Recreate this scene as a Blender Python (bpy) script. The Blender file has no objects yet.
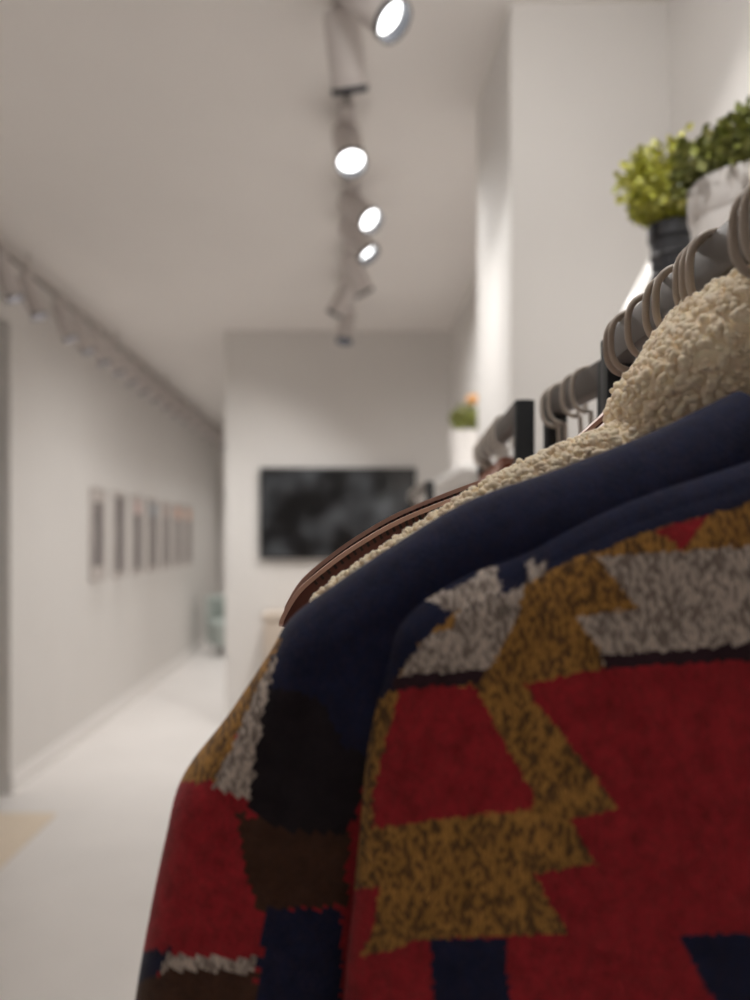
import bpy, bmesh, math, random
import numpy as np
from mathutils import Vector, Matrix

random.seed(7); rng = np.random.default_rng(7)
scn = bpy.context.scene
COL = scn.collection

# ------------------------------------------------------------------ camera
F = 800.0; U0, V0 = 347.0, 537.0; HC = 1.49          # focal length in px, vanishing point, eye height
cd = bpy.data.cameras.new('camera'); cam = bpy.data.objects.new('camera', cd); COL.objects.link(cam)
cam.location = (0, 0, HC); cam.rotation_euler = (math.pi/2, 0, 0)
cd.sensor_fit = 'VERTICAL'; cd.sensor_height = 36; cd.lens = 36*F/1000
cd.shift_x = (375-U0)/1000; cd.shift_y = (V0-500)/1000
cd.clip_start = .02; cd.clip_end = 60
cd.dof.use_dof = True; cd.dof.focus_distance = .42; cd.dof.aperture_fstop = 4.6
scn.camera = cam

# ------------------------------------------------------------------ world, exposure
w = bpy.data.worlds.new('world'); scn.world = w; w.use_nodes = True
w.node_tree.nodes['Background'].inputs[0].default_value = (.9, .95, 1, 1)
w.node_tree.nodes['Background'].inputs[1].default_value = .3
scn.view_settings.view_transform = 'Standard'; scn.view_settings.look = 'None'
scn.view_settings.gamma = 1; scn.view_settings.exposure = 0.52
scn.view_settings.use_curve_mapping = False
scn.cycles.diffuse_bounces = 8; scn.cycles.max_bounces = 12
scn.cycles.sample_clamp_indirect = 4
LAMP_W = 46.0        # watts of one spotlight of the main track
SIDE_W = 9.0        # watts of one spotlight of the wall track
WARM = (1.0, .978, .950)

# ------------------------------------------------------------------ helpers
def P(u, v, y):
    return ((u-U0)/F*y, y, HC+(V0-v)/F*y)
def s2l(c):
    return tuple(((x/255)/12.92 if x/255 <= .04045 else ((x/255+.055)/1.055)**2.4) for x in c)
def mat(name, rgb, rough=.6, metal=0, var=.06, nscale=30, bump=0, bscale=200, bdist=.001, emit=0, sheen=0, coat=0, spec=.5):
    m = bpy.data.materials.new(name); m.use_nodes = True
    nt = m.node_tree; b = nt.nodes['Principled BSDF']
    c = s2l(rgb)
    tc = nt.nodes.new('ShaderNodeTexCoord')
    n = nt.nodes.new('ShaderNodeTexNoise'); n.inputs['Scale'].default_value = nscale; n.inputs['Detail'].default_value = 4
    nt.links.new(tc.outputs['Object'], n.inputs['Vector'])
    r = nt.nodes.new('ShaderNodeValToRGB')
    r.color_ramp.elements[0].position = .3; r.color_ramp.elements[1].position = .7
    r.color_ramp.elements[0].color = tuple(x*(1-var) for x in c)+(1,)
    r.color_ramp.elements[1].color = tuple(min(1, x*(1+var)) for x in c)+(1,)
    nt.links.new(n.outputs['Fac'], r.inputs['Fac']); nt.links.new(r.outputs['Color'], b.inputs['Base Color'])
    b.inputs['Roughness'].default_value = rough; b.inputs['Metallic'].default_value = metal
    b.inputs['Specular IOR Level'].default_value = spec
    if sheen: b.inputs['Sheen Weight'].default_value = sheen; b.inputs['Sheen Roughness'].default_value = .5
    if coat: b.inputs['Coat Weight'].default_value = coat
    if emit:
        b.inputs['Emission Color'].default_value = (1, 1, 1, 1); b.inputs['Emission Strength'].default_value = emit
    if bump:
        n2 = nt.nodes.new('ShaderNodeTexNoise'); n2.inputs['Scale'].default_value = bscale; n2.inputs['Detail'].default_value = 3
        nt.links.new(tc.outputs['Object'], n2.inputs['Vector'])
        bp = nt.nodes.new('ShaderNodeBump'); bp.inputs['Strength'].default_value = bump; bp.inputs['Distance'].default_value = bdist
        nt.links.new(n2.outputs['Fac'], bp.inputs['Height']); nt.links.new(bp.outputs['Normal'], b.inputs['Normal'])
    return m
class MB:
    def __init__(s): s.v = []; s.f = []
    def add(s, v, f):
        o = len(s.v); s.v += [tuple(p) for p in v]; s.f += [tuple(i+o for i in q) for q in f]; return s
    def box(s, a, b, bev=0):
        (x0, y0, z0), (x1, y1, z1) = a, b
        if bev <= 0:
            v = [(x0,y0,z0),(x1,y0,z0),(x1,y1,z0),(x0,y1,z0),(x0,y0,z1),(x1,y0,z1),(x1,y1,z1),(x0,y1,z1)]
            return s.add(v, [(0,3,2,1),(4,5,6,7),(0,1,5,4),(1,2,6,5),(2,3,7,6),(3,0,4,7)])
        bm = bmesh.new(); bmesh.ops.create_cube(bm, size=1)
        for q in bm.verts: q.co = Vector(((x0+x1)/2+q.co.x*(x1-x0), (y0+y1)/2+q.co.y*(y1-y0), (z0+z1)/2+q.co.z*(z1-z0)))
        bmesh.ops.bevel(bm, geom=bm.edges[:], offset=bev, segments=2, profile=.6, affect='EDGES')
        bm.verts.index_update()
        s.add([q.co[:] for q in bm.verts], [[q.index for q in f.verts] for f in bm.faces]); bm.free(); return s
    def rings(s, rs, cap=True, close=True):
        n = len(rs[0]); o = len(s.v)
        for r in rs: s.v += [tuple(p) for p in r]
        for i in range(len(rs)-1):
            for j in range(n if close else n-1):
                k = (j+1) % n
                s.f.append((o+i*n+j, o+i*n+k, o+(i+1)*n+k, o+(i+1)*n+j))
        if cap:
            s.f.append(tuple(o+j for j in range(n))[::-1]); s.f.append(tuple(o+(len(rs)-1)*n+j for j in range(n)))
        return s
    def lathe(s, prof, n=32, c=(0,0,0), M=None, cap=False):
        rs = []
        for r, z in prof:
            ring = [Vector((r*math.cos(2*math.pi*j/n), r*math.sin(2*math.pi*j/n), z)) for j in range(n)]
            if M is not None: ring = [M @ q for q in ring]
            rs.append([(q[0]+c[0], q[1]+c[1], q[2]+c[2]) for q in ring])
        return s.rings(rs, cap)
    def tube(s, path, r, n=10):
        pts = [Vector(p) for p in path]; rs = []; up = None
        for i, p in enumerate(pts):
            t = (pts[min(i+1, len(pts)-1)]-pts[max(i-1, 0)]).normalized()
            if up is None:
                up = Vector((0,1,0)) if abs(t.y) < .9 else Vector((1,0,0))
            a = (up - t*up.dot(t)).normalized(); b = t.cross(a); up = a
            rr = r[i] if isinstance(r, (list, tuple)) else r
            rs.append([p + a*rr*math.cos(2*math.pi*j/n) + b*rr*math.sin(2*math.pi*j/n) for j in range(n)])
        return s.rings(rs)
    def build(s, name, m, parent=None, smooth=True):
        me = bpy.data.meshes.new(name); me.from_pydata(s.v, [], s.f)
        me.validate(); me.update()
        bm = bmesh.new(); bm.from_mesh(me); bmesh.ops.recalc_face_normals(bm, faces=bm.faces); bm.to_mesh(me); bm.free()
        if m: me.materials.append(m)
        if smooth: me.shade_auto(30) if hasattr(me, 'shade_auto') else smooth_angle(me)
        o = bpy.data.objects.new(name, me); COL.objects.link(o)
        if parent: o.parent = parent
        return o
def smooth_angle(me, ang=math.radians(38)):
    for p in me.polygons: p.use_smooth = True
    me.set_sharp_from_angle(angle=ang)
def tag(o, label=None, cat=None, group=None, kind=None):
    if label: o['label'] = label
    if cat: o['category'] = cat
    if group: o['group'] = group
    if kind: o['kind'] = kind
    return o
def thing(name, label, cat, loc=(0,0,0), group=None):
    o = bpy.data.objects.new(name, None); COL.objects.link(o); o.location = loc; o.empty_display_size = .05
    return tag(o, label, cat, group)
def struct(name, mb, m, label=None, smooth=False):
    return tag(mb.build(name, m, None, smooth), label, kind='structure')
def dup(root, group=None, label=None):
    r = root.copy(); COL.objects.link(r)
    if label: r['label'] = label
    if group: r['group'] = group
    for ch in list(root.children):
        c = ch.copy(); COL.objects.link(c); c.parent = r; c.matrix_parent_inverse = ch.matrix_parent_inverse.copy()
        for g in ch.children:
            d = g.copy(); COL.objects.link(d); d.parent = c; d.matrix_parent_inverse = g.matrix_parent_inverse.copy()
    return r
def catmull(pts, n):
    pts = [np.array(p, float) for p in pts]; out = []
    ext = [2*pts[0]-pts[1]] + pts + [2*pts[-1]-pts[-2]]
    for i in range(1, len(ext)-2):
        p0, p1, p2, p3 = ext[i-1:i+3]
        for k in range(n):
            t = k/n
            out.append(.5*((2*p1)+(-p0+p2)*t+(2*p0-5*p1+4*p2-p3)*t*t+(-p0+3*p1-3*p2+p3)*t**3))
    out.append(pts[-1]); return np.array(out)

# ------------------------------------------------------------------ materials of the place
M_wall = mat('painted_plaster', (221, 218, 215), .75, var=.012, nscale=3, bump=.05, bscale=120)
M_ceil = mat('ceiling_paint', (238, 234, 231), .85, var=.012, nscale=2)
M_floor = mat('pale_polished_floor', (226, 222, 219), .38, var=.03, nscale=2.2, bump=.02, bscale=60)
M_base = mat('skirting_paint', (238, 235, 233), .5, var=.01)
M_rug = mat('tan_mat_fibre', (222, 207, 188), .9, var=.08, nscale=60, bump=.4, bscale=500)
M_white = mat('white_lacquer', (236, 234, 232), .4, var=.01)
M_lampw = mat('lamp_housing_paint', (205, 198, 195), .45, var=.01)
M_lampd = mat('lamp_dark_rim', (30, 33, 44), .4, var=.03)
M_lens = mat('lit_lens', (255, 255, 255), .3, var=0, emit=4)
M_lampg = mat('lamp_grey_rim', (120, 116, 118), .5, var=.02)
M_track = mat('track_aluminium', (182, 175, 170), .5, var=.02)
M_tvf = mat('black_plastic_bezel', (22, 22, 25), .4, var=.02)
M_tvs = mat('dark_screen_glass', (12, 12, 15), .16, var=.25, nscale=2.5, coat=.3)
nt = M_tvs.node_tree; n_ = nt.nodes.new('ShaderNodeTexNoise'); n_.inputs['Scale'].default_value = 4.2; n_.inputs['Detail'].default_value = 1.5   # grey room reflections painted as a faint glow on the screen
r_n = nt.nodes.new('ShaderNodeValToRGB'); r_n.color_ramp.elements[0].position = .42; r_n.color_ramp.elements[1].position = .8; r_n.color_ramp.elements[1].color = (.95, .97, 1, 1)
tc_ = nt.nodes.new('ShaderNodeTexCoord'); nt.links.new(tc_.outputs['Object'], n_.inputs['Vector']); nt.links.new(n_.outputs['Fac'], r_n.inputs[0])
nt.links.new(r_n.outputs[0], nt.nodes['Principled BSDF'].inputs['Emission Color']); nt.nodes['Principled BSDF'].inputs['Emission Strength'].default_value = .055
M_black = mat('black_powder_coat', (20, 24, 29), .55, var=.06, bump=.1, bscale=900)
M_rail = mat('grey_steel_rail', (112, 107, 105), .5, metal=.25, var=.10, nscale=12)
M_hook = mat('taupe_hook_coating', (172, 160, 148), .45, var=.04)
M_hook2 = mat('pale_hook_coating', (190, 181, 171), .45, var=.04)
M_hang = mat('brown_hanger_plastic', (92, 42, 36), .42, var=.10, nscale=25, bump=.1, bscale=300)
M_rim = mat('hanger_rim_highlight', (200, 164, 152), .45, var=.06)  # light caught by the hanger edge, painted as a paler brown
M_teeth = mat('hanger_grip_rubber', (34, 16, 15), .6, var=.08)
M_rust = mat('rust_wood', (140, 72, 42), .5, var=.15, nscale=40)

# ------------------------------------------------------------------ the setting
ZC = HC+1.60           # ceiling
XL = -1.95; YTV = 6.2
struct('floor', MB().box((-5, -3.2, -.1), (3.2, 13, 0)), M_floor, 'pale polished floor of the shop')
struct('ceiling', MB().box((-5, -3.2, ZC), (3.2, 13, ZC+.1)), M_ceil, 'flat light grey ceiling')
wl = MB().box((XL-.22, 4.63, 0), (XL, 12, ZC))
struct('wall_left', wl, M_wall, 'long white side wall with the row of pictures')
struct('wall_left_header', MB().box((XL-.22, 3.3, HC+1.245), (XL, 4.63, ZC)), M_wall, 'white header above the side opening')
struct('wall_left_front', MB().box((XL-.22, -3, 0), (XL, 3.3, ZC)), M_wall, 'white side wall before the opening')
struct('wall_side_room', MB().box((-4.9, -3, 0), (-4.7, 12, ZC)), M_wall, 'white wall of the side room')
struct('wall_back', MB().box((-4.9, -3.2, 0), (3.1, -3, ZC)), M_wall, 'white wall at the front of the shop')
struct('wall_end', MB().box((-4.9, 12, 0), (3.1, 12.2, ZC)), M_wall, 'white wall at the end of the corridor')
struct('wall_far', MB().box((-.945, YTV, 0), (1.0, YTV+.2, ZC)), M_wall, 'white partition wall carrying the screen')
struct('wall_right_far', MB().box((.8, 3.0, 0), (1.0, YTV, ZC)), M_wall, 'white side wall between pillar and screen wall')
struct('wall_pillar', MB().box((.49, 2.4, 0), (1.163, 3.0, ZC)), M_wall, 'broad white pillar beside the clothes racks')
struct('wall_right', MB().box((.963, -3, 0), (1.163, 2.4, ZC)), M_wall, 'white side wall behind the clothes racks')
struct('wall_corridor_bounce', MB().box((-.90, 6.4, 0), (-.70, 12, ZC)), M_wall, 'unseen white wall added to bounce light in the corridor')  # hidden behind the partition, added to keep light in the corridor
def skirting(name, a, b, label): struct(name, MB().box(a, b, .004), M_base, label)
skirting('baseboard_left', (XL, 4.63, 0), (XL+.015, 12, .11), 'white skirting board along the picture wall')
skirting('baseboard_far', (-.945, YTV-.015, 0), (.8, YTV, .11), 'white skirting board below the screen')
skirting('baseboard_pillar', (.475, 2.4, 0), (.49, 3.0, .11), 'white skirting board on the pillar')

# door at the corridor end
d = thing('door_1', 'narrow white door at the end of the corridor', None, (-2.05+.22, 11.95, 0)); d['kind'] = 'structure'
MB().box((-.03, -.02, 0), (.03, .05, 2.08), .004).box((.33, -.02, 0), (.39, .05, 2.08), .004).box((-.03, -.02, 2.02), (.39, .05, 2.08), .004).build('door_frame', M_base, d)
MB().box((.03, .0, .01), (.33, .04, 2.02), .004).build('door_leaf', M_white, d)
MB().tube([(.30, -.05, 1.02), (.30, -.01, 1.02), (.24, -.05, 1.02)], .009).build('door_handle', M_track, d)

# ------------------------------------------------------------------ track lighting
def rot_to(a):
    return Vector((0,0,-1)).rotation_difference(Vector(a).normalized()).to_matrix()
def track(name, x, y0, y1, label, hung=0.0):
    t = thing(name, label, 'light track', (x, (y0+y1)/2, ZC-hung))
    L = (y1-y0)/2
    MB().box((-.018, -L, -.032), (.018, L, 0), .003).build('track_rail', M_track, t)
    MB().box((-.006, -L+.01, -.034), (.006, L-.01, -.030)).build('track_slot', M_lampd, t)
    for s in (-1, 1): MB().box((-.02, s*L-.006, -.034), (.02, s*L+.006, 0), .002).build('end_cap', M_lampw, t)
    if hung:
        for k in range(6): MB().lathe([(.006, 0), (.006, hung)], 10, c=(0, -L+.2+k*(2*L-.4)/5, 0)).build('hanging_rod', M_track, t)
    return t
def lamp(x, y, aim, label, R=.056, L=.20, drop=.075, watt=30, lit=True, group='track spotlights', cone=125, hung=0.0, rim_m=None, box=.045):
    t = thing('track_spotlight', label, 'spotlight', (x, y, ZC-hung), group)
    MB().box((-.016 if box < .07 else -.03, -box, -.062), (.016 if box < .07 else .03, box, -.030), .004).build('adapter', M_lampw, t)
    MB().lathe([(.0001, -.06), (.011, -.06), (.011, -.06-drop*.5), (.0001, -.06-drop*.5)], 14).build('stem', M_lampw, t)
    R3 = rot_to(aim); piv = Vector((0, 0, -.06-drop*.5))
    def loc(p): return R3 @ Vector(p) + piv
    def lathe(prof, n=36):
        return MB().lathe(prof, n, c=piv, M=R3)
    t0 = .05
    lathe([(.0001, t0), (R*.86, t0), (R*.95, t0-.008), (R, t0-.02), (R, t0-L), (R*.93, t0-L), (R*.93, t0-L+.05), (.0001, t0-L+.05)]).build('housing', M_lampw, t)
    lathe([(R*1.03, t0-L+.012), (R*1.03, t0-L-.006), (R*.93, t0-L-.006), (R*.88, t0-L+.034), (R*.84, t0-L+.038), (R*.92, t0-L+.040), (R*.92, t0-L+.012), (R*1.03, t0-L+.012)]).build('rim', rim_m or M_lampd, t)
    lathe([(.0001, t0-L+.022), (R*.5, t0-L+.024), (R*.86, t0-L+.032), (R*.86, t0-L+.038), (.0001, t0-L+.038)]).build('lens', M_lens if lit else M_white, t)
    for k in range(3): lathe([(R*1.005, t0-.03-k*.012), (R*1.02, t0-.032-k*.012), (R*1.02, t0-.036-k*.012), (R*1.005, t0-.038-k*.012)]).build('cooling_fin', M_lampw, t)
    if watt:
        ld = bpy.data.lights.new('spot_beam', 'SPOT'); ld.energy = watt; ld.color = WARM
        ld.spot_size = math.radians(cone); ld.spot_blend = 1.0; ld.shadow_soft_size = .04
        lo = bpy.data.objects.new('spot_beam', ld); COL.objects.link(lo); lo.parent = t
        lo.location = loc((0, 0, t0-L-.02)); lo.rotation_euler = R3.to_euler()
    return t
track('ceiling_track', 0, -2.4, 5.95, 'long ceiling light track running straight towards the screen wall')
mains = [
    (0.030, 2.20, (.48, -.30, -.62), 'topmost ceiling spotlight with a bright lens turned down to the right', .5),
    (-.012, 2.36, (.13, .52, -.87), 'large ceiling spotlight seen side on with a dark rim, lens hidden', .8),
    (0.0, 3.02, (.10, -.55, -.80), 'ceiling spotlight with a wide oval bright lens, facing the camera', .65),
    (.025, 3.62, (.50, -.55, -.66), 'ceiling spotlight with a tilted bright lens, fourth along the track', .32),
    (.02, 3.93, (.50, -.25, -.75), 'smaller bright ceiling spotlight, fifth along the track', .6),
    (.02, 4.42, (.45, .35, -.80), 'ceiling spotlight with a grey rim turned to the right, sixth along the track', .5),
    (0, 4.85, (-.45, .30, -.85), 'distant ceiling spotlight turned to the picture wall, seventh along the track', 1.1),
    (0, 5.5, (-.1, -.1, -.9), 'small ceiling spotlight nearest to the screen wall', .35)]
for (x, y, a, lab, on) in mains:
    lamp(x, y, a, lab, R=.055, L=.215, watt=LAMP_W*on, cone=88 if y < 4.3 else 120, box=.075 if y < 2.3 else .078 if y < 2.5 else .14)
for (y, a, lab) in ((1.3, (-.75, .2, -.7), 'unseen ceiling spotlight added above the third clothes rack, turned to the left wall'), (.55, (.50, .15, -.8), 'unseen ceiling spotlight added above the nearest rack, turned down on the clothes'), (1.0, (.42, .75, -.52), 'unseen ceiling spotlight added above the racks to brighten the pillar face'), (-1.0, (.1, -.3, -.9), 'unseen ceiling spotlight added at the shop front end of the long track as fill')):  # out of view, added to fill jacket, racks, pillar and left wall
    lamp(0, y, a, lab, watt=LAMP_W*(.42 if y == 1.0 else .6 if y < 0 else .8), group='unseen added spotlights over the racks')
track('wall_washer_track', -1.80, 2.6, 11.6, 'ceiling light track beside the picture wall', hung=.075)
ords = ['first', 'second', 'third', 'fourth', 'fifth', 'sixth', 'seventh', 'eighth', 'ninth', 'tenth', 'eleventh', 'twelfth', 'thirteenth', 'fourteenth', 'fifteenth', 'sixteenth']
ys = [4.17, 4.50, 5.02, 5.36, 5.72, 6.08, 6.46, 6.86, 7.28, 7.72, 8.18, 8.66, 9.2, 9.8, 10.5, 11.2]
for i, y in enumerate(ys):
    lamp(-1.80, y, (.33, .10, -.93), '%s small wall-track spotlight counted from the left edge of the picture' % ords[i], R=.047, L=.235, drop=.09, hung=.075, rim_m=M_lampg,
         watt=SIDE_W*(1 if y < 5.6 else 1.8 if y < 8 else 2.9), lit=True, group='spotlights along the picture wall', cone=88)

# ------------------------------------------------------------------ pictures on the left wall
M_pf = mat('grey_picture_frame', (188, 181, 177), .5, var=.02)
M_mount = mat('picture_mount', (206, 199, 195), .8, var=.02)
def photo_mat(name, dark, mid, top):
    m = bpy.data.materials.new(name); m.use_nodes = True; nt = m.node_tree; b = nt.nodes['Principled BSDF']
    b.inputs['Roughness'].default_value = .5
    tc = nt.nodes.new('ShaderNodeTexCoord'); sx = nt.nodes.new('ShaderNodeSeparateXYZ'); nt.links.new(tc.outputs['Generated'], sx.inputs[0])
    n = nt.nodes.new('ShaderNodeTexNoise'); n.inputs['Scale'].default_value = 6; nt.links.new(tc.outputs['Object'], n.inputs['Vector'])
    r = nt.nodes.new('ShaderNodeValToRGB'); e = r.color_ramp.elements
    e[0].position = .35; e[0].color = s2l(dark)+(1,); e[1].position = .65; e[1].color = s2l(mid)+(1,)
    nt.links.new(n.outputs['Fac'], r.inputs[0])
    mx = nt.nodes.new('ShaderNodeMix'); mx.data_type = 'RGBA'
    st = nt.nodes.new('ShaderNodeMath'); st.operation = 'GREATER_THAN'; st.inputs[1].default_value = .80
    nt.links.new(sx.outputs[2], st.inputs[0]); nt.links.new(st.outputs[0], mx.inputs[0])
    nt.links.new(r.outputs[0], mx.inputs[6]); mx.inputs[7].default_value = s2l(top)+(1,)
    nt.links.new(mx.outputs[2], b.inputs['Base Color']); return m
pic_desc = ['first dark framed picture on the side wall, nearest the opening with a wide pale mount',
            'second dark framed picture on the side wall, the tallest looking one', 'third framed picture on the side wall with a pinkish top',
            'fourth framed picture on the side wall with a bluish grey print', 'fifth framed picture on the side wall, dull grey print',
            'sixth framed picture on the side wall with an orange band on top', 'last framed picture on the side wall with a peach coloured top']
tops = [(120,112,110), (112,104,104), (215,190,185), (150,160,170), (185,165,158), (226,168,138), (228,178,150)]
for i in range(7):
    yc = 6.21 + .59*i; wd, ht = .33, .72
    t = thing('framed_picture', pic_desc[i], 'picture', (XL, yc, HC+.02), 'framed pictures along the side wall')
    h2 = ht/2; w2 = wd/2; fr = MB()
    for (y0, y1, z0, z1) in ((-w2, -w2+.02, -h2, h2), (w2-.02, w2, -h2, h2), (-w2+.02, w2-.02, h2-.02, h2), (-w2+.02, w2-.02, -h2, -h2+.02)):
        fr.box((0, y0, z0), (.03, y1, z1), .002)
    fr.build('frame', M_pf, t)
    MB().box((.002, -w2+.02, -h2+.02), (.012, w2-.02, h2-.02)).build('mount', M_mount, t)
    mz = .11 if i == 0 else .045
    MB().box((.012, -w2+.045, -h2+mz), (.016, w2-.045, h2-mz)).build('print', photo_mat('print_%d' % i, (92, 86, 87), (134, 127, 126), tops[i]), t)

# ------------------------------------------------------------------ screen, console, corridor objects, rug
t = thing('wall_screen', 'wide dark television screen on the far wall', 'television', P(338, 513.5, YTV))
hw, hh = .60, .350
MB().box((-hw, -.055, -hh), (hw, -.03, hh), .006).build('bezel', M_tvf, t)
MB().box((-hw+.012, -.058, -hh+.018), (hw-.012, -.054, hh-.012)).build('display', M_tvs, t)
MB().box((-.25, -.03, -.2), (.25, 0, .2), .004).build('wall_bracket', M_tvf, t)
M_con = mat('beige_console_lacquer', (196, 182, 168), .55, var=.03)
t = thing('console_cabinet', 'low beige console cabinet below the screen', 'cabinet', (-.05, 5.98, 0))
zt = HC-.565
MB().box((-.55, -.18, .10), (.60, .20, zt-.03), .004).build('body', M_con, t)
MB().box((-.57, -.20, zt-.03), (.62, .205, zt), .004).build('top', M_con, t)
for k in range(3):
    dd = MB().box((-.545+k*.382, -.197, .12), (-.545+k*.382+.375, -.178, zt-.045), .003).build('door', M_con, t)
    MB().tube([(-.2+k*.382, -.205, .6), (-.2+k*.382, -.205, .7)], .006).build('handle', M_track, dd)
for sx in (-.5, .55):
    for sy in (-.14, .16): MB().box((sx-.02, sy-.02, 0), (sx+.02, sy+.02, .10)).build('leg', M_black, t)
M_teal = mat('muted_teal_fabric', (172, 180, 176), .8, var=.08, bump=.3, bscale=300)
t = thing('tub_chair', 'pale teal tub chair at the end of the corridor', 'chair', (-1.47, 10.2, 0))
MB().lathe([(.0001, .12), (.26, .12), (.29, .2), (.29, .40), (.26, .43), (.0001, .44)], 28).build('seat', M_teal, t)
rs = []
for k in range(25):
    a = math.radians(-20+k*220/24); c, s = math.cos(a), math.sin(a)
    rs.append([(c*r, s*r, z) for r, z in ((.25, .3), (.31, .14), (.33, .45), (.33, .70), (.30, .74), (.26, .70))])
MB().rings(rs).build('backrest', M_teal, t)
for a in range(4): MB().tube([(.2*math.cos(a*1.57+.8), .2*math.sin(a*1.57+.8), 0), (.17*math.cos(a*1.57+.8), .17*math.sin(a*1.57+.8), .14)], .014).build('leg', M_black, t)
tag(MB().box((XL+.05-2.2, 2.6, 0), (-1.56, 4.29, .012), .004).build('floor_mat', M_rug), 'tan mat on the floor by the side opening', 'mat')

# ------------------------------------------------------------------ clothes racks
RT = HC+.135; RH = .022; RW = .016          # rail top, rail height, rail width
def rail_x(y): return .150+.055*y
def rack(label, xa, ya, xb, yb, rail_m=M_rail):
    t = thing('clothes_rack', label, 'clothes rack', ((xa+xb)/2, (ya+yb)/2, 0), 'black clothes racks')
    ox, oy = (xa+xb)/2, (ya+yb)/2
    dx, dy = xb-xa, yb-ya; L = math.hypot(dx, dy); ang = math.atan2(-dx, dy)
    Rm = Matrix.Rotation(ang, 3, 'Z')
    def bld(name, a, b, m, bev=.0015):
        mb = MB().box(a, b, bev); mb.v = [tuple(Rm @ Vector(q)) for q in mb.v]; return mb.build(name, m, t)
    bld('rail', (-RW/2, -L/2+.004, RT-RH), (RW/2, L/2-.004, RT), rail_m, .003)
    for s in (-1, 1):
        p = bld('post', (-.009, s*L/2-.009, .03), (.009, s*L/2+.009, RT-.003), M_black)
        bld('foot', (-.15, s*L/2-.007, .0), (.15, s*L/2+.007, .03), M_black)
    bld('lower_bar', (-.009, -L/2+.009, .10), (.009, L/2-.009, .12), M_black)
    return t
rack('nearest clothes rack, holding the patterned jacket', rail_x(-.12), -.12, rail_x(.53), .53)
rack('short second clothes rack just behind the nearest one', .199, .60, .194, .745)
rack('third clothes rack with a tall black near post', .172, .777, .200, 1.165)
rack('farthest clothes rack in front of the dark screen', .197, 1.9, .197, 2.40)

# hangers
PROF = [(0, .0965), (.010, .093), (.022, .080), (.038, .0625), (.060, .044), (.0845, .0330), (.111, .0240), (.145, .0105), (.168, -.0025), (.184, -.014), (.197, -.0255), (.2045, -.0375), (.2062, -.043)]
prof = catmull(PROF, 4)
def make_hanger(label, group, body=M_hang, rim=M_rim, hook=M_hook, drop=0.0, grips=True, shoulder=1.0):
    t = thing('clothes_hanger', label, 'hanger', (0, 0, RT), group)
    zo = -.135 - drop
    def sec(sgn, off0, off1, dp):
        rs = []
        for i, (x, z) in enumerate(prof):
            a = prof[max(i-1, 0)]; b = prof[min(i+1, len(prof)-1)]
            tx, tz = b[0]-a[0], b[1]-a[1]; l = math.hypot(tx, tz); nx, nz = -tz/l, tx/l      # normal: up/out
            if nz < 0: nx, nz = -nx, -nz
            k = 1 if i < len(prof)-1 else .6
            curve = -.020*(x/.2)**2      # arms bow slightly
            pts = []
            for o_, y_ in ((off0, -dp), (off0, dp), (off1, dp), (off1, -dp)):
                pts.append((sgn*(x+nx*o_*k)*shoulder, y_*k+curve*0, z+nz*o_*k+zo))
            rs.append(pts)
        return rs
    bm_ = MB()
    for s in (-1, 1): bm_.rings(sec(s, -.001, -.0125, .0032))
    bm_.box((-.008, -.0045, .082+zo), (.008, .0045, .1+zo), .002)
    bo = bm_.build('body', body, t)
    r_ = MB()
    for s in (-1, 1):
        r_.rings(sec(s, .0, -.0021, .0054)); r_.rings(sec(s, -.0115, -.0135, .0050))
    r_.build('rim', rim, t)
    if grips:
        for s in (-1, 1):
            g = MB(); n = 30
            xs = np.linspace(.095, .190, n)
            for x in xs:
                z = np.interp(x, prof[:, 0], prof[:, 1])
                sl = (np.interp(x+.001, prof[:, 0], prof[:, 1])-np.interp(x-.001, prof[:, 0], prof[:, 1]))/.002
                l = math.hypot(1, sl); tx, tz = 1/l, sl/l; nx, nz = -tz, tx
                def q(a, b, y): return (s*(x+tx*a+nx*b)*shoulder, y, z+tz*a+nz*b+zo)
                v = [q(a, b, y) for y in (-.0046, .0046) for a, b in ((-.0007, -.0046), (.0007, -.0046), (.0007, -.0012), (-.0007, -.0012))]
                g.add(v, [(0,1,2,3),(7,6,5,4),(0,4,5,1),(1,5,6,2),(2,6,7,3),(3,7,4,0)])
            g.build('grip_teeth', M_teeth, t, smooth=False)
    # hook: up from the neck, round the rail
    r = .0180; cz = .0022-r
    path = [(0, 0, .09+zo), (0, 0, .093+zo+.004)]
    e = 2.0/2.7
    for k in range(29):
        a = math.radians(-92 - k*(292/28))
        c, s = math.cos(a), math.sin(a)
        path.append((r*.92*math.copysign(abs(c)**e, c), 0, cz-.0005+r*math.copysign(abs(s)**e, s)))
    MB().tube(path, .0019, 10).build('hook', hook, t)
    return t
def hang(h, x, y, rz=0, dz=0):
    h.location = (x, y, RT+dz); h.rotation_euler = (0, 0, rz)
R_ = math.radians
hs = [(.303, .050, 'hanger inside the patterned jacket, hook at the upper right edge', 2),
      (.3115, .050, 'hanger right behind the patterned jacket, second hook from the right edge', -3),
      (.358, .034, 'hanger inside the cream sherpa coat, rightmost of three hooks side by side', 1),
      (.3655, .034, 'hanger in the sherpa coat, middle of three hooks side by side', -1),
      (.373, .034, 'hanger at the back of the sherpa coat, leftmost of three hooks side by side', -3),
      (.404, .001, 'brown hanger with toothed grips, lower of the two bare curved shoulders', 1.5),
      (.419, -.003, 'brown hanger with toothed grips, upper of the two bare curved shoulders', -1),
      (.452, .004, 'brown hanger before the far post of the nearest rack, single hook', 2),
      (.485, .006, 'brown hanger touching the far post of the nearest rack, right one of two', -2),
      (.497, .008, 'brown hanger at the very end of the nearest rack', 1)]
for i, (y, dr, lab, rz) in enumerate(hs):
    h = make_hanger(lab, 'hangers on the nearest rack', drop=dr, grips=y > .39, shoulder=1.0 if y > .39 else .85 if y > .33 else .68)
    hang(h, rail_x(y), y, R_(rz))
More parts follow.
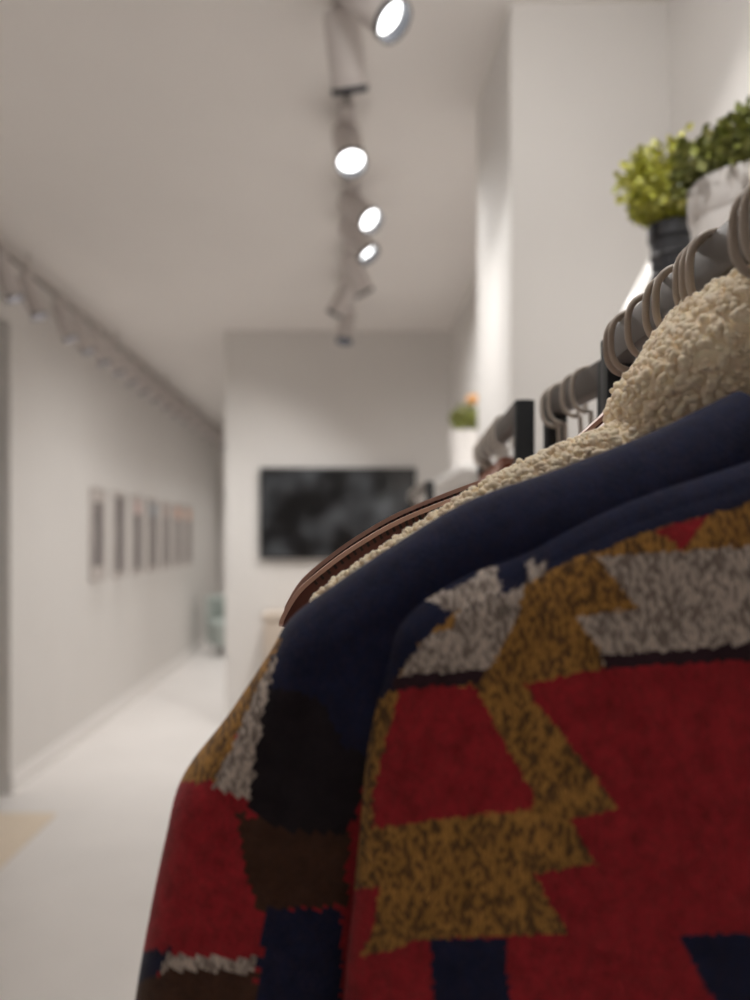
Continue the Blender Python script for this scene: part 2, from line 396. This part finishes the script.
def rail_hangers(xa, ya, xb, yb, ts, lab, group, body=M_hang, drop=.02, shoulder=.8):
    first = None
    for i, tt in enumerate(ts):
        l = lab % ords[i]
        if first is None: first = h = make_hanger(l, group, body=body, hook=M_hook2, drop=drop, grips=False, shoulder=shoulder)
        else: h = dup(first, group, l)
        hang(h, xa+(xb-xa)*tt, ya+(yb-ya)*tt, R_(random.uniform(-4, 4)))
rail_hangers(.199, .60, .194, .745, (.30, .48, .76, .90), '%s brown hanger on the short second rack, counted from the near end', 'hangers on the second rack', drop=.03, shoulder=.7)
rail_hangers(.172, .777, .200, 1.165, (.32, .42, .55, .72, .86, .95), '%s rust coloured hanger on the third rack, counted from its near post', 'hangers on the third rack', body=M_rust, drop=.010, shoulder=.72)
rail_hangers(.197, 1.9, .197, 2.40, (.15, .4, .6, .85), '%s hanger on the farthest rack, counted from its near end', 'hangers on the farthest rack', drop=.03, shoulder=.7)

# ------------------------------------------------------------------ the patterned jacket
def in_poly(px, py, poly):
    poly = np.array(poly, float); n = len(poly); inside = np.zeros(len(px), bool); j = n-1
    for i in range(n):
        xi, yi = poly[i]; xj, yj = poly[j]
        c = ((yi > py) != (yj > py)) & (px < (xj-xi)*(py-yi)/((yj-yi) if yj != yi else 1e-9)+xi)
        inside ^= c; j = i
    return inside
RED = s2l((164, 41, 50)); NAVY = s2l((29, 35, 62)); MUST = s2l((184, 136, 70)); GREY = s2l((204, 191, 181)); PURP = s2l((52, 36, 44)); FOLD_SHADE = s2l((34, 30, 35)); DMUS = s2l((74, 50, 38))
# alpha = amount of dark stitch flecks
C = dict(r=RED+(.26,), n=NAVY+(.20,), m=MUST+(.80,), g=GREY+(.68,), p=PURP+(.15,), d=FOLD_SHADE+(.1,), b=DMUS+(.4,))
FRONT = [
 ('r', [(0,0),(2000,0),(2000,4000),(0,4000)]),
 ('m', [(300,400),(900,400),(900,580),(650,640),(605,668),(523,685),(619,808),(570,819),(597,865),(534,874),(567,934),(430,938),(367,956),(340,960),(330,680),(395,660)]),
 ('r', [(401,684),(474,686),(534,797),(531,808),(374,828),(372,800),(386,740)]),
 ('r', [(300,888),(380,888),(374,925),(360,958),(300,970)]),
 ('g', [(392,690),(411,655),(438,625),(471,606),(504,590),(528,572),(520,610),(504,644),(488,669),(400,680)]),
 ('m', [(428,634),(440,618),(456,612),(452,630)]),
 ('p', [(390,676),(488,669),(479,683),(390,690)]),
 ('g', [(596,556),(660,553),(760,545),(900,535),(900,650),(750,655),(604,664),(602,650),(575,617),(638,608)]),
 ('p', [(603,655),(660,652),(750,643),(900,632),(900,655),(750,661),(606,668)]),
 ('r', [(655,531),(708,514),(684,550)]),
 ('n', [(900,300),(900,470),(750,503),(679,522),(624,541),(548,570),(526,582),(500,597),(457,612),(422,640),(398,676),(385,700),(372,690),(340,690),(300,400)]),
 ('g', [(424,600),(452,588),(474,578),(480,560),(496,566),(502,588),(494,600),(470,606),(455,613),(440,606)]),
 ('g', [(526,570),(531,556),(536,565),(546,560),(544,572),(530,584)]),
 ('n', [(430,938),(507,938),(509,1000),(512,1060),(436,1060)]),
 ('n', [(678,935),(900,930),(900,1040),(735,1040)]),
 ('m', [(340,1180),(560,1180),(620,1260),(540,1300),(600,1380),(340,1380)]),
 ('g', [(640,1180),(900,1180),(900,1330),(680,1330),(730,1260)]),
 ('n', [(200,1560),(900,1560),(900,1640),(200,1640)]),
 ('m', [(200,1760),(900,1760),(900,1830),(200,1830)]),
]
SLEEVE = [
 ('r', [(0,0),(2000,0),(2000,4000),(0,4000)]),
 ('n', [(900,200),(900,720),(420,760),(345,790),(300,730),(268,694),(262,692),(272,640),(255,630),(300,500)]),
 ('d', [(266,688),(300,692),(322,700),(345,745),(372,760),(362,800),(346,834),(310,838),(262,824),(244,802)]),  # shade in the fold beside the body, painted as near-black yarn
 ('b', [(236,812),(300,834),(352,832),(345,870),(352,905),(258,910),(246,870)]),  # brown yarn darkened for the shade in the sleeve valley
 ('g', [(280,650),(267,692),(248,803),(213,788),(238,733),(264,672)]),
 ('m', [(100,776),(214,783),(238,733),(264,672),(280,640),(262,625),(100,700)]),
 ('n', [(264,908),(341,910),(342,1010),(256,1010)]),
 ('n', [(100,950),(172,950),(148,985),(100,1000)]),
 ('g', [(168,955),(256,958),(254,974),(160,972)]),
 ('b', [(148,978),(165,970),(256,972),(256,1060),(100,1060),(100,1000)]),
 ('n', [(0,1180),(400,1180),(400,1260),(0,1260)]),
 ('m', [(0,1340),(400,1340),(400,1420),(0,1420)]),
]
def pattern(u, v, polys):
    # knitted outline: the lookup wanders a little from stitch to stitch
    cu, cv = np.floor(u/5.5), np.floor(v/5.5)
    h1 = np.modf(np.abs(np.sin(cu*12.9898+cv*78.233)*43758.5453))[0]; h2 = np.modf(np.abs(np.sin(cu*39.425+cv*11.135)*24634.6345))[0]
    uu = u+(h1-.5)*4; vv = v+(h2-.5)*4
    out = np.zeros((len(u), 4)); out[:] = C['r']
    for k, poly in polys: out[in_poly(uu, vv, poly)] = C[k]
    return out
def knit_mat():
    m = bpy.data.materials.new('patterned_wool_knit'); m.use_nodes = True; nt = m.node_tree; b = nt.nodes['Principled BSDF']
    L = nt.links.new; N = nt.nodes.new
    at = N('ShaderNodeAttribute'); at.attribute_name = 'yarn'
    tc = N('ShaderNodeTexCoord'); sp = N('ShaderNodeSeparateXYZ'); L(tc.outputs['Object'], sp.inputs[0])
    def math_(op, a, bb=None):
        q = N('ShaderNodeMath'); q.operation = op
        for i, x in enumerate((a, bb)):
            if x is None: continue
            if isinstance(x, (int, float)): q.inputs[i].default_value = x
            else: L(x, q.inputs[i])
        return q.outputs[0]
    wob = N('ShaderNodeTexNoise'); wob.inputs['Scale'].default_value = 45; L(tc.outputs['Object'], wob.inputs['Vector'])
    X = math_('ADD', math_('MULTIPLY', sp.outputs[0], 780.), math_('MULTIPLY', wob.outputs['Fac'], 1.5))
    tri = math_('PINGPONG', X, 1.0)
    Z = math_('ADD', math_('MULTIPLY', sp.outputs[2], 490.), math_('MULTIPLY', tri, 1.1))
    cb = N('ShaderNodeCombineXYZ'); L(X, cb.inputs[0]); L(Z, cb.inputs[1])
    vo = N('ShaderNodeTexVoronoi'); vo.voronoi_dimensions = '2D'; vo.inputs['Scale'].default_value = 1.0; vo.inputs['Randomness'].default_value = .55
    L(cb.outputs[0], vo.inputs['Vector'])
    sc = N('ShaderNodeSeparateColor'); L(vo.outputs['Color'], sc.inputs[0])
    rp = N('ShaderNodeValToRGB'); rp.color_ramp.elements[0].position = .44; rp.color_ramp.elements[1].position = .74; L(sc.outputs[0], rp.inputs[0])
    edge = N('ShaderNodeValToRGB'); edge.color_ramp.elements[0].position = .3; edge.color_ramp.elements[1].position = .75; L(vo.outputs['Distance'], edge.inputs[0])
    fl = math_('MULTIPLY', math_('MAXIMUM', rp.outputs[0], math_('MULTIPLY', edge.outputs[0], .8)), at.outputs['Alpha'])
    # fine fibre noise
    nz = N('ShaderNodeTexNoise'); nz.inputs['Scale'].default_value = 900; nz.inputs['Detail'].default_value = 3; L(tc.outputs['Object'], nz.inputs['Vector'])
    nl = N('ShaderNodeTexNoise'); nl.inputs['Scale'].default_value = 140; nl.inputs['Detail'].default_value = 4; L(tc.outputs['Object'], nl.inputs['Vector'])
    dk = N('ShaderNodeMix'); dk.data_type = 'RGBA'; L(fl, dk.inputs[0]); L(at.outputs['Color'], dk.inputs[6]); dk.inputs[7].default_value = s2l((60, 45, 40))+(1,)
    hsv = N('ShaderNodeHueSaturation'); L(dk.outputs[2], hsv.inputs['Color'])
    val = math_('ADD', math_('MULTIPLY', nz.outputs['Fac'], .9), math_('MULTIPLY', nl.outputs['Fac'], 1.1))
    L(math_('ADD', val, .04), hsv.inputs['Value'])
    L(hsv.outputs[0], b.inputs['Base Color'])
    b.inputs['Roughness'].default_value = .95; b.inputs['Specular IOR Level'].default_value = .15
    b.inputs['Sheen Weight'].default_value = .13; b.inputs['Sheen Roughness'].default_value = .45
    bp = N('ShaderNodeBump'); bp.inputs['Strength'].default_value = .55; bp.inputs['Distance'].default_value = .0012
    hgt = math_('ADD', math_('MULTIPLY', vo.outputs['Distance'], math_('MULTIPLY', at.outputs['Alpha'], -1.1)), math_('MULTIPLY', nz.outputs['Fac'], .9))
    L(hgt, bp.inputs['Height']); L(bp.outputs[0], b.inputs['Normal'])
    return m
M_knit = knit_mat()
def noise2(x, z, seed=0):
    r = np.random.default_rng(seed); out = np.zeros_like(x)
    for k in range(7):
        fx, fz, p = r.uniform(-60, 60), r.uniform(-30, 30), r.uniform(0, 6.28)
        out += np.sin(fx*x+fz*z+p)
    return out/7
XC1 = rail_x(.305); YJ = .31
def add_yarn(me, cols):
    ca = me.color_attributes.new('yarn', 'FLOAT_COLOR', 'CORNER')
    lt = np.array([p.loop_total for p in me.polygons])
    ca.data.foreach_set('color', np.repeat(cols, lt, axis=0).astype(np.float32).ravel())
def np_mesh(name, V, Fc, m, parent):
    me = bpy.data.meshes.new(name); me.from_pydata(V.tolist(), [], Fc.tolist() if isinstance(Fc, np.ndarray) else Fc); me.update()
    me.materials.append(m)
    for p in me.polygons: p.use_smooth = True
    o = bpy.data.objects.new(name, me); COL.objects.link(o); o.parent = parent
    return o
def proj(V):
    return U0+F*V[:, 0]/V[:, 1], V0-F*(V[:, 2]-HC)/V[:, 1]

jacket = thing('patterned_jacket', 'red, navy and mustard patterned wool jacket hanging at the front of the rack', 'jacket', (0, 0, 0))
# -- shoulder and sleeve: a tube from the neck over the hanger and down the arm
secs = [((734,392),(778,560)), ((700,409),(740,575)), ((640,437),(680,590)), ((560,468),(610,620)), ((470,500),(545,655)), ((400,541),(500,700)), ((330,588),(465,755)), ((291,618),(440,805)), ((268,655),(420,850)),
        ((228,715),(408,890)), ((184,774),(398,925)), ((168,832),(392,960)), ((151,915),(384,1005)), ((137,1000),(376,1070)), ((118,1150),(355,1210)), ((100,1350),(325,1400)), ((88,1600),(295,1630)), ((85,1800),(280,1810))]
def tube_from(secs, y0f, df, n_along, n_ring, expo=.85, relief=0, seed=1, asym=.0, back=1.0):
    S = np.array([[a[0], a[1], b[0], b[1]] for a, b in secs], float)
    Pth = catmull(S, n_along)
    rings = []
    for i, (ou, ov, iu, iv) in enumerate(Pth):
        tt = i/(len(Pth)-1); y0 = y0f(tt); d0 = df(tt)
        O = np.array(P(ou, ov, y0)); I = np.array(P(iu, iv, y0)); mid = (O+I)/2; h = (O-I)/2
        th = np.linspace(0, 2*np.pi, n_ring, endpoint=False)
        c = np.sign(np.cos(th))*np.abs(np.cos(th))**expo; s = np.sign(np.sin(th))*np.abs(np.sin(th))**expo
        ring = mid[None]+c[:, None]*h[None]; ring[:, 1] -= np.where(s < 0, back, 1)*s*d0*(1-asym*min(1, max(0, tt*3-.6))*(1-c)*.5)
        rings.append(ring)
    R = np.array(rings)
    if relief:
        nz = noise2(R[..., 0].ravel(), R[..., 2].ravel(), seed).reshape(R.shape[:2])
        R[..., 1] += nz*relief
    na, nr = R.shape[:2]
    idx = np.arange(na*nr).reshape(na, nr)
    Q = np.stack([idx[:-1], np.roll(idx, -1, 1)[:-1], np.roll(idx, -1, 1)[1:], idx[1:]], -1).reshape(-1, 4)
    return R.reshape(-1, 3), Q, idx
for side in (0, 1):
    V, Q, idx = tube_from(secs, lambda t: YJ, lambda t: .021+.016*min(1, t*1.6), 14 if side == 0 else 5, 150 if side == 0 else 48, expo=.9, relief=.0030, asym=.92, back=.6)
    # front (small y) is what the pattern is looked up on; the back takes the same pattern
    fc = V[Q].mean(1)
    u, v = proj(np.column_stack([fc[:, 0], np.where(fc[:, 1] > YJ, 2*YJ-fc[:, 1], fc[:, 1]), fc[:, 2]]))
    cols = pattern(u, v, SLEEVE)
    if side: V = V.copy(); V[:, 0] = 2*XC1-V[:, 0]; Q = Q[:, ::-1]
    faces = Q.tolist() + [idx[0].tolist(), idx[-1].tolist()[::-1]]
    cols = np.vstack([cols, [C['n'], C['n']]])
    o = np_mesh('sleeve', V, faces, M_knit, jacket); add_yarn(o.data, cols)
# -- front and back of the body, a padded panel whose rounded edge runs along the armhole fold
CUR = catmull([(798, 442), (758, 455), (698, 473), (648, 488), (598, 507), (554, 528), (518, 547), (486, 560), (453, 575), (412, 603), (391, 629), (384, 661), (374, 701), (366, 756), (360, 830), (353, 900), (347, 960), (344, 1010), (341, 1100), (336, 1300), (326, 1700), (321, 2150)], 12)
YB = .293
cx = (CUR[:, 0]-U0)/F*YB; cz = HC+(V0-CUR[:, 1])/F*YB
def panel(rows_v, ncol, sgn_y, mirror):
    zr = HC+(V0-rows_v)/F*YB
    xl = np.interp(-zr, -cz, cx)
    tt = np.linspace(0, 1, ncol)**1.35
    Xg = xl[:, None]+(XC1-xl)[:, None]*tt[None]; Zg = np.repeat(zr[:, None], ncol, 1)
    px, pz = Xg.ravel(), Zg.ravel()
    dmin = np.full(len(px), 9.)
    for i in range(len(cx)-1):
        ax, az, bx, bz = cx[i], cz[i], cx[i+1], cz[i+1]; L2 = (bx-ax)**2+(bz-az)**2
        k = np.clip(((px-ax)*(bx-ax)+(pz-az)*(bz-az))/L2, 0, 1)
        dmin = np.minimum(dmin, np.hypot(px-ax-k*(bx-ax), pz-az-k*(bz-az)))
    r = .015; q = np.clip(dmin/r, 0, 1)
    D = r*np.sqrt(np.clip(1-(1-q)**2, 0, 1)) + .020*(1-np.exp(-np.clip(dmin-r*.6, 0, 9)/.06))
    D += .0018*noise2(px, pz, 5)*q + .0030*np.sin(px*62+pz*9)*np.clip((HC-.04-pz)/.12, 0, 1)*q
    Y = YB - D if sgn_y < 0 else YB+.012 + D*.5
    V = np.column_stack([px, Y, pz])
    n, m_ = Xg.shape; idx = np.arange(n*m_).reshape(n, m_)
    Q = np.stack([idx[:-1, :-1], idx[:-1, 1:], idx[1:, 1:], idx[1:, :-1]], -1).reshape(-1, 4)
    fc = V[Q].mean(1); fy = fc.copy()
    if sgn_y > 0: fy[:, 1] = 2*YB-fy[:, 1]
    u, v = proj(fy); cols = pattern(u, v, FRONT)
    if mirror: V[:, 0] = 2*XC1-V[:, 0]
    if (sgn_y < 0) == mirror: Q = Q[:, ::-1]
    return V, Q, cols
rows_d = np.concatenate([np.arange(457, 1030, 1.9), np.arange(1032, 2150, 12)])
rows_c = np.concatenate([np.arange(457, 1030, 8), np.arange(1034, 2150, 16)])
for nm, sy in (('front_panel', -1), ('back_panel', 1)):
    Vs, Qs, Cs = [], [], []; off = 0
    for mir in (False, True):
        V, Q, c_ = panel(rows_d if (sy < 0 and not mir) else rows_c, 230 if (sy < 0 and not mir) else 60, sy, mir)
        Vs.append(V); Qs.append(Q+off); Cs.append(c_); off += len(V)
    o = np_mesh(nm, np.vstack(Vs), np.vstack(Qs), M_knit, jacket); add_yarn(o.data, np.vstack(Cs))

# ------------------------------------------------------------------ the cream sherpa coat
def sherpa_mat():
    m = mat('cream_sherpa_pile', (253, 234, 208), .95, var=.08, nscale=130, bump=.5, bscale=1500, bdist=.0008, sheen=.35, spec=.2)
    b = m.node_tree.nodes['Principled BSDF']
    b.inputs['Subsurface Weight'].default_value = .12; b.inputs['Subsurface Radius'].default_value = (.004, .003, .002); b.inputs['Subsurface Scale'].default_value = .5
    return m
M_sherpa = sherpa_mat()
coat = thing('sherpa_coat', 'cream nubbly sherpa coat hanging behind the patterned jacket', 'coat', (0, 0, 0))
YS = .363; XC2 = rail_x(YS)
ico = bmesh.new(); bmesh.ops.create_icosphere(ico, subdivisions=2, radius=1); ico.verts.index_update()
IV = np.array([q.co[:] for q in ico.verts]); IF = np.array([[q.index for q in f.verts] for f in ico.faces]); ico.free()
def curls(V, Q, pitch, size, parent, name, keep=None, jitter=.35):
    """nubs of pile scattered evenly over the quads of a surface"""
    V = np.asarray(V); a, b, c, d = (V[Q[:, i]] for i in range(4))
    nrm = np.cross(c-a, d-b); area = np.linalg.norm(nrm, axis=1)/2; nrm /= (2*area[:, None]+1e-12)
    if keep is not None:
        k = keep((a+b+c+d)/4); a, b, c, d, nrm, area = a[k], b[k], c[k], d[k], nrm[k], area[k]
    n = int(area.sum()/(pitch*pitch*.55)); pick = rng.choice(len(area), n, p=area/area.sum())
    s, t_ = rng.random(n)[:, None], rng.random(n)[:, None]
    pts = (a[pick]*(1-s)+b[pick]*s)*(1-t_)+(d[pick]*(1-s)+c[pick]*s)*t_
    # thin out: one nub per small cell
    key = np.floor(pts/(pitch*.80)).astype(int); _, u_ = np.unique(key, axis=0, return_index=True); pts = pts[u_]; nn = nrm[pick][u_]
    n = len(pts)
    q = rng.normal(size=(n, 3, 3)); Rm = np.linalg.qr(q)[0]
    sc = size*rng.uniform(.75, 1.25, (n, 1, 1))*np.stack([np.ones((n, 1)), rng.uniform(.7, 1.1, (n, 1)), rng.uniform(.9, 1.6, (n, 1))], -1)
    W = (IV[None]*sc) @ np.transpose(Rm, (0, 2, 1)) + (pts+nn*rng.uniform(-.1, .5, (n, 1))*size)[:, None]
    Fs = IF[None]+np.arange(n)[:, None, None]*len(IV)
    me = bpy.data.meshes.new(name); me.from_pydata(W.reshape(-1, 3).tolist(), [], Fs.reshape(-1, 3).tolist()); me.update()
    me.materials.append(M_sherpa)
    me.polygons.foreach_set('use_smooth', [True]*len(me.polygons))
    o = bpy.data.objects.new(name, me); COL.objects.link(o); o.parent = parent; o['kind'] = 'stuff'
    return o
secs2 = [((690,398),(740,560)), ((600,431),(650,590)), ((530,460),(600,620)), ((480,486),(565,645)), ((440,512),(540,665)), ((400,539),(510,690)), ((350,571),(475,730)), ((314,601),(440,780)), ((302,640),(420,820)), ((290,710),(410,870)), ((275,800),(400,930)), ((262,900),(390,1010)), ((240,1150),(370,1200)), ((225,1500),(340,1520))]
for side in (0, 1):
    V, Q, idx = tube_from(secs2, lambda t: YS, lambda t: .020, 6, 48, expo=.9)
    if side: V = V.copy(); V[:, 0] = 2*XC2-V[:, 0]; Q = Q[:, ::-1]
    o = np_mesh('sleeve', V, Q.tolist()+[idx[0].tolist(), idx[-1].tolist()[::-1]], M_sherpa, coat)
    cen = V.mean(0)
    Qo = Q if side == 0 else Q
    cu_ = curls(V, Qo[:, ::-1], .0027, .0016, o, 'pile', keep=lambda p: p[:, 2] > HC-.12)
def loft_rings(secs, n=64):
    rs = []
    for (cx_, cy_, z, rx, ry) in secs:
        th = np.linspace(0, 2*np.pi, n, endpoint=False)
        rs.append(np.column_stack([cx_+rx*np.cos(th), cy_+ry*np.sin(th), np.full(n, z)]))
    R = np.array(rs); na, nr = R.shape[:2]; idx = np.arange(na*nr).reshape(na, nr)
    Q = np.stack([idx[:-1], np.roll(idx, -1, 1)[:-1], np.roll(idx, -1, 1)[1:], idx[1:]], -1).reshape(-1, 4)
    return R.reshape(-1, 3), Q, idx
XK = XC2+.004; YK = .362
V, Q, idx = loft_rings([tuple(r) for r in catmull([(XK, YK+.012, HC+.01, .060, .030), (XK, YK+.012, HC+.030, .056, .032), (XK, YK+.010, HC+.050, .052, .038), (XK, YK+.005, HC+.066, .049, .044), (XK, YK, HC+.080, .039, .048), (XK, YK, HC+.092, .031, .050), (XK, YK, HC+.102, .023, .050), (XK, YK, HC+.109, .015, .046), (XK, YK, HC+.112, .004, .020)], 5)])
o = np_mesh('collar', V, Q.tolist()+[idx[0].tolist()[::-1], idx[-1].tolist()], M_sherpa, coat)
curls(V, Q, .0033, .0019, o, 'pile')
V, Q, idx = loft_rings([(XC2, YS, HC+.03, .05, .018), (XC2, YS, HC-.02, .12, .022), (XC2, YS, HC-.10, .165, .026), (XC2, YS, HC-.3, .18, .03), (XC2, YS, HC-.62, .19, .032)])
np_mesh('body', V, Q.tolist()+[idx[0].tolist()[::-1], idx[-1].tolist()], M_sherpa, coat)

# ------------------------------------------------------------------ plants and shelves
def leaf_mat(name, cols):
    m = bpy.data.materials.new(name); m.use_nodes = True; nt = m.node_tree; b = nt.nodes['Principled BSDF']
    g = nt.nodes.new('ShaderNodeNewGeometry'); r = nt.nodes.new('ShaderNodeValToRGB'); e = r.color_ramp.elements
    while len(e) < len(cols): e.new(.5)
    for i, c in enumerate(cols): e[i].position = i/(len(cols)-1); e[i].color = s2l(c)+(1,)
    nt.links.new(g.outputs['Random Per Island'], r.inputs[0]); nt.links.new(r.outputs[0], b.inputs['Base Color'])
    b.inputs['Roughness'].default_value = .5; b.inputs['Subsurface Weight'].default_value = 0
    return m
M_lf1 = leaf_mat('yellow_green_leaf', [(140, 144, 56), (192, 194, 76), (218, 214, 96), (170, 172, 64), (238, 236, 160)])
M_lf2 = leaf_mat('mid_green_leaf', [(82, 88, 40), (122, 130, 58), (160, 164, 84), (98, 104, 48), (196, 196, 128)])
M_stem = mat('plant_stem', (96, 92, 48), .7)
M_soil = mat('potting_soil', (52, 42, 34), .95, var=.3, nscale=200)
M_potw = mat('white_ceramic', (232, 228, 225), .35, var=.01)
M_potd = mat('dark_plastic_pot', (44, 44, 48), .5, var=.05)
def foliage(parent, r, rz, zc, n, leaf, lm, base_z, name='foliage', zmin=-1, rim=(0, 0)):
    mb = MB(); st = MB()
    nst = n//14
    for k in range(nst):
        d_ = Vector((random.gauss(0, 1), random.gauss(0, 1), random.uniform(zmin, 1.2))).normalized()
        ln = random.uniform(.72, 1.05)
        tip = Vector((d_.x*r*ln, d_.y*r*ln, zc+d_.z*rz*ln)); base = Vector((d_.x*r*.15, d_.y*r*.15, base_z))
        mid = base.lerp(tip, .5)+Vector((0, 0, rz*.15))
        pth = [base, mid, tip]; st.tube(pth, .0008, 4)
        for q in range(14):
            s = .30+.72*q/13
            p = base*(1-s)**2+mid*2*s*(1-s)+tip*s*s
            if p.z < rim[1]+.006 and math.hypot(p.x, p.y) < rim[0]+.010: continue
            ax = Vector((random.gauss(0, 1), random.gauss(0, 1), random.gauss(.3, 1))).normalized()
            ax = (ax+d_*.6).normalized(); sd = ax.cross(Vector((random.random(), random.random(), random.random()))).normalized(); up = ax.cross(sd)
            L = leaf*random.uniform(.7, 1.25); W_ = L*.36
            o_ = len(mb.v)
            mb.v += [tuple(p), tuple(p+ax*L*.45+sd*W_+up*L*.1), tuple(p+ax*L), tuple(p+ax*L*.45-sd*W_+up*L*.1), tuple(p+ax*L*.5-up*L*.03)]
            mb.f += [(o_, o_+1, o_+4), (o_+1, o_+2, o_+4), (o_+2, o_+3, o_+4), (o_+3, o_, o_+4)]
    fo = bpy.data.meshes.new(name); fo.from_pydata(mb.v, [], mb.f); fo.materials.append(lm)
    ob = bpy.data.objects.new(name, fo); COL.objects.link(ob); ob.parent = parent; ob['kind'] = 'stuff'
    s_ = st.build('stems', M_stem, parent); s_['kind'] = 'stuff'
ZS = HC+.316
t = thing('wall_shelf', 'white wall shelf carrying the potted plants', 'shelf', (.963, 1.05, ZS-.03))
MB().box((-.50, -.05, 0), (0, .42, .03), .003).build('board', M_white, t)
MB().box((-.50, -.45, -.016), (0, -.05, .014), .003).build('lower_board', M_white, t)
for yb in (-.35, .23): MB().box((-.40, yb-.012, -.03), (0, yb+.012, 0)).box((-.02, yb-.012, -.2), (0, yb+.012, -.03)).build('bracket', M_white, t)
# white pot with green plant
t = thing('potted_plant', 'green leafy plant in a wide white pot on the wall shelf', 'plant', (.508, 1.0, ZS-.016), 'potted plants')
MB().lathe([(.0001, 0), (.060, 0), (.064, .004), (.0725, .094), (.073, .097), (.0755, .101), (.0765, .138), (.074, .141), (.070, .138), (.068, .10), (.0001, .10)], 48).build('pot', M_potw, t)
MB().lathe([(.0001, .126), (.06, .127), (.0698, .124)], 32).build('soil', M_soil, t)
foliage(t, .094, .064, .160, 4200, .014, M_lf2, .130, zmin=-.45, rim=(.076, .141))
# dark pot with yellow green plant
t = thing('potted_plant', 'yellow-green bushy plant in a small dark pot on the wall shelf', 'plant', (.490, 1.2, ZS), 'potted plants')
MB().lathe([(.0001, 0), (.026, 0), (.028, .003), (.0335, .128), (.0365, .129), (.037, .150), (.035, .152), (.033, .150), (.032, .13), (.0001, .13)], 40).build('pot', M_potd, t)
for zz in (.04, .07, .10): MB().lathe([(.030+zz*.03, zz), (.0318+zz*.03, zz+.003), (.030+zz*.03, zz+.006)], 40).build('rib', M_potd, t)
MB().lathe([(.0001, .142), (.034, .140)], 24).build('soil', M_soil, t)
foliage(t, .079, .066, .212, 2400, .013, M_lf1, .145, zmin=-1, rim=(.037, .152))
# tapered white vase behind
t = thing('tapered_vase', 'white tapered vase standing behind the dark plant pot', 'vase', (.569, 1.365, ZS))
MB().lathe([(.0001, 0), (.090, 0), (.098, .01), (.098, .07), (.090, .085), (.052, .160), (.046, .170), (.042, .168), (.048, .15), (.08, .09), (.0001, .02)], 48).build('vessel', M_potw, t)
# far shelf and plant
ZS2 = HC+.285
t = thing('wall_shelf', 'far white shelf on the wall beyond the pillar', 'shelf', (.8, 3.6, ZS2-.03))
MB().box((-.36, -.55, 0), (0, .5, .03), .003).build('board', M_white, t)
for yb in (-.4, .35): MB().box((-.3, yb-.012, -.03), (0, yb+.012, 0)).build('bracket', M_white, t)
t = thing('potted_plant', 'small distant plant in a white pot beside the pillar', 'plant', (.51, 3.45, ZS2), 'potted plants')
MB().lathe([(.0001, 0), (.055, 0), (.060, .004), (.072, .165), (.074, .17), (.066, .17), (.0001, .15)], 36).build('pot', M_potw, t)
foliage(t, .075, .065, .215, 700, .022, M_lf2, .16, zmin=-.3, rim=(.074, .17))
M_or = mat('orange_petal', (232, 168, 96), .6, var=.1)
fl = MB()
for k in range(9):
    a = k*2*math.pi/9
    fl.lathe([(.0001, 0), (.012, .006), (.016, .02), (.008, .034), (.0001, .036)], 10, c=(.04+.022*math.cos(a), .022*math.sin(a), .29))
fl.tube([(.02, 0, .16), (.03, 0, .23), (.04, 0, .30)], .003, 6)
fl.build('orange_bloom', M_or, t)
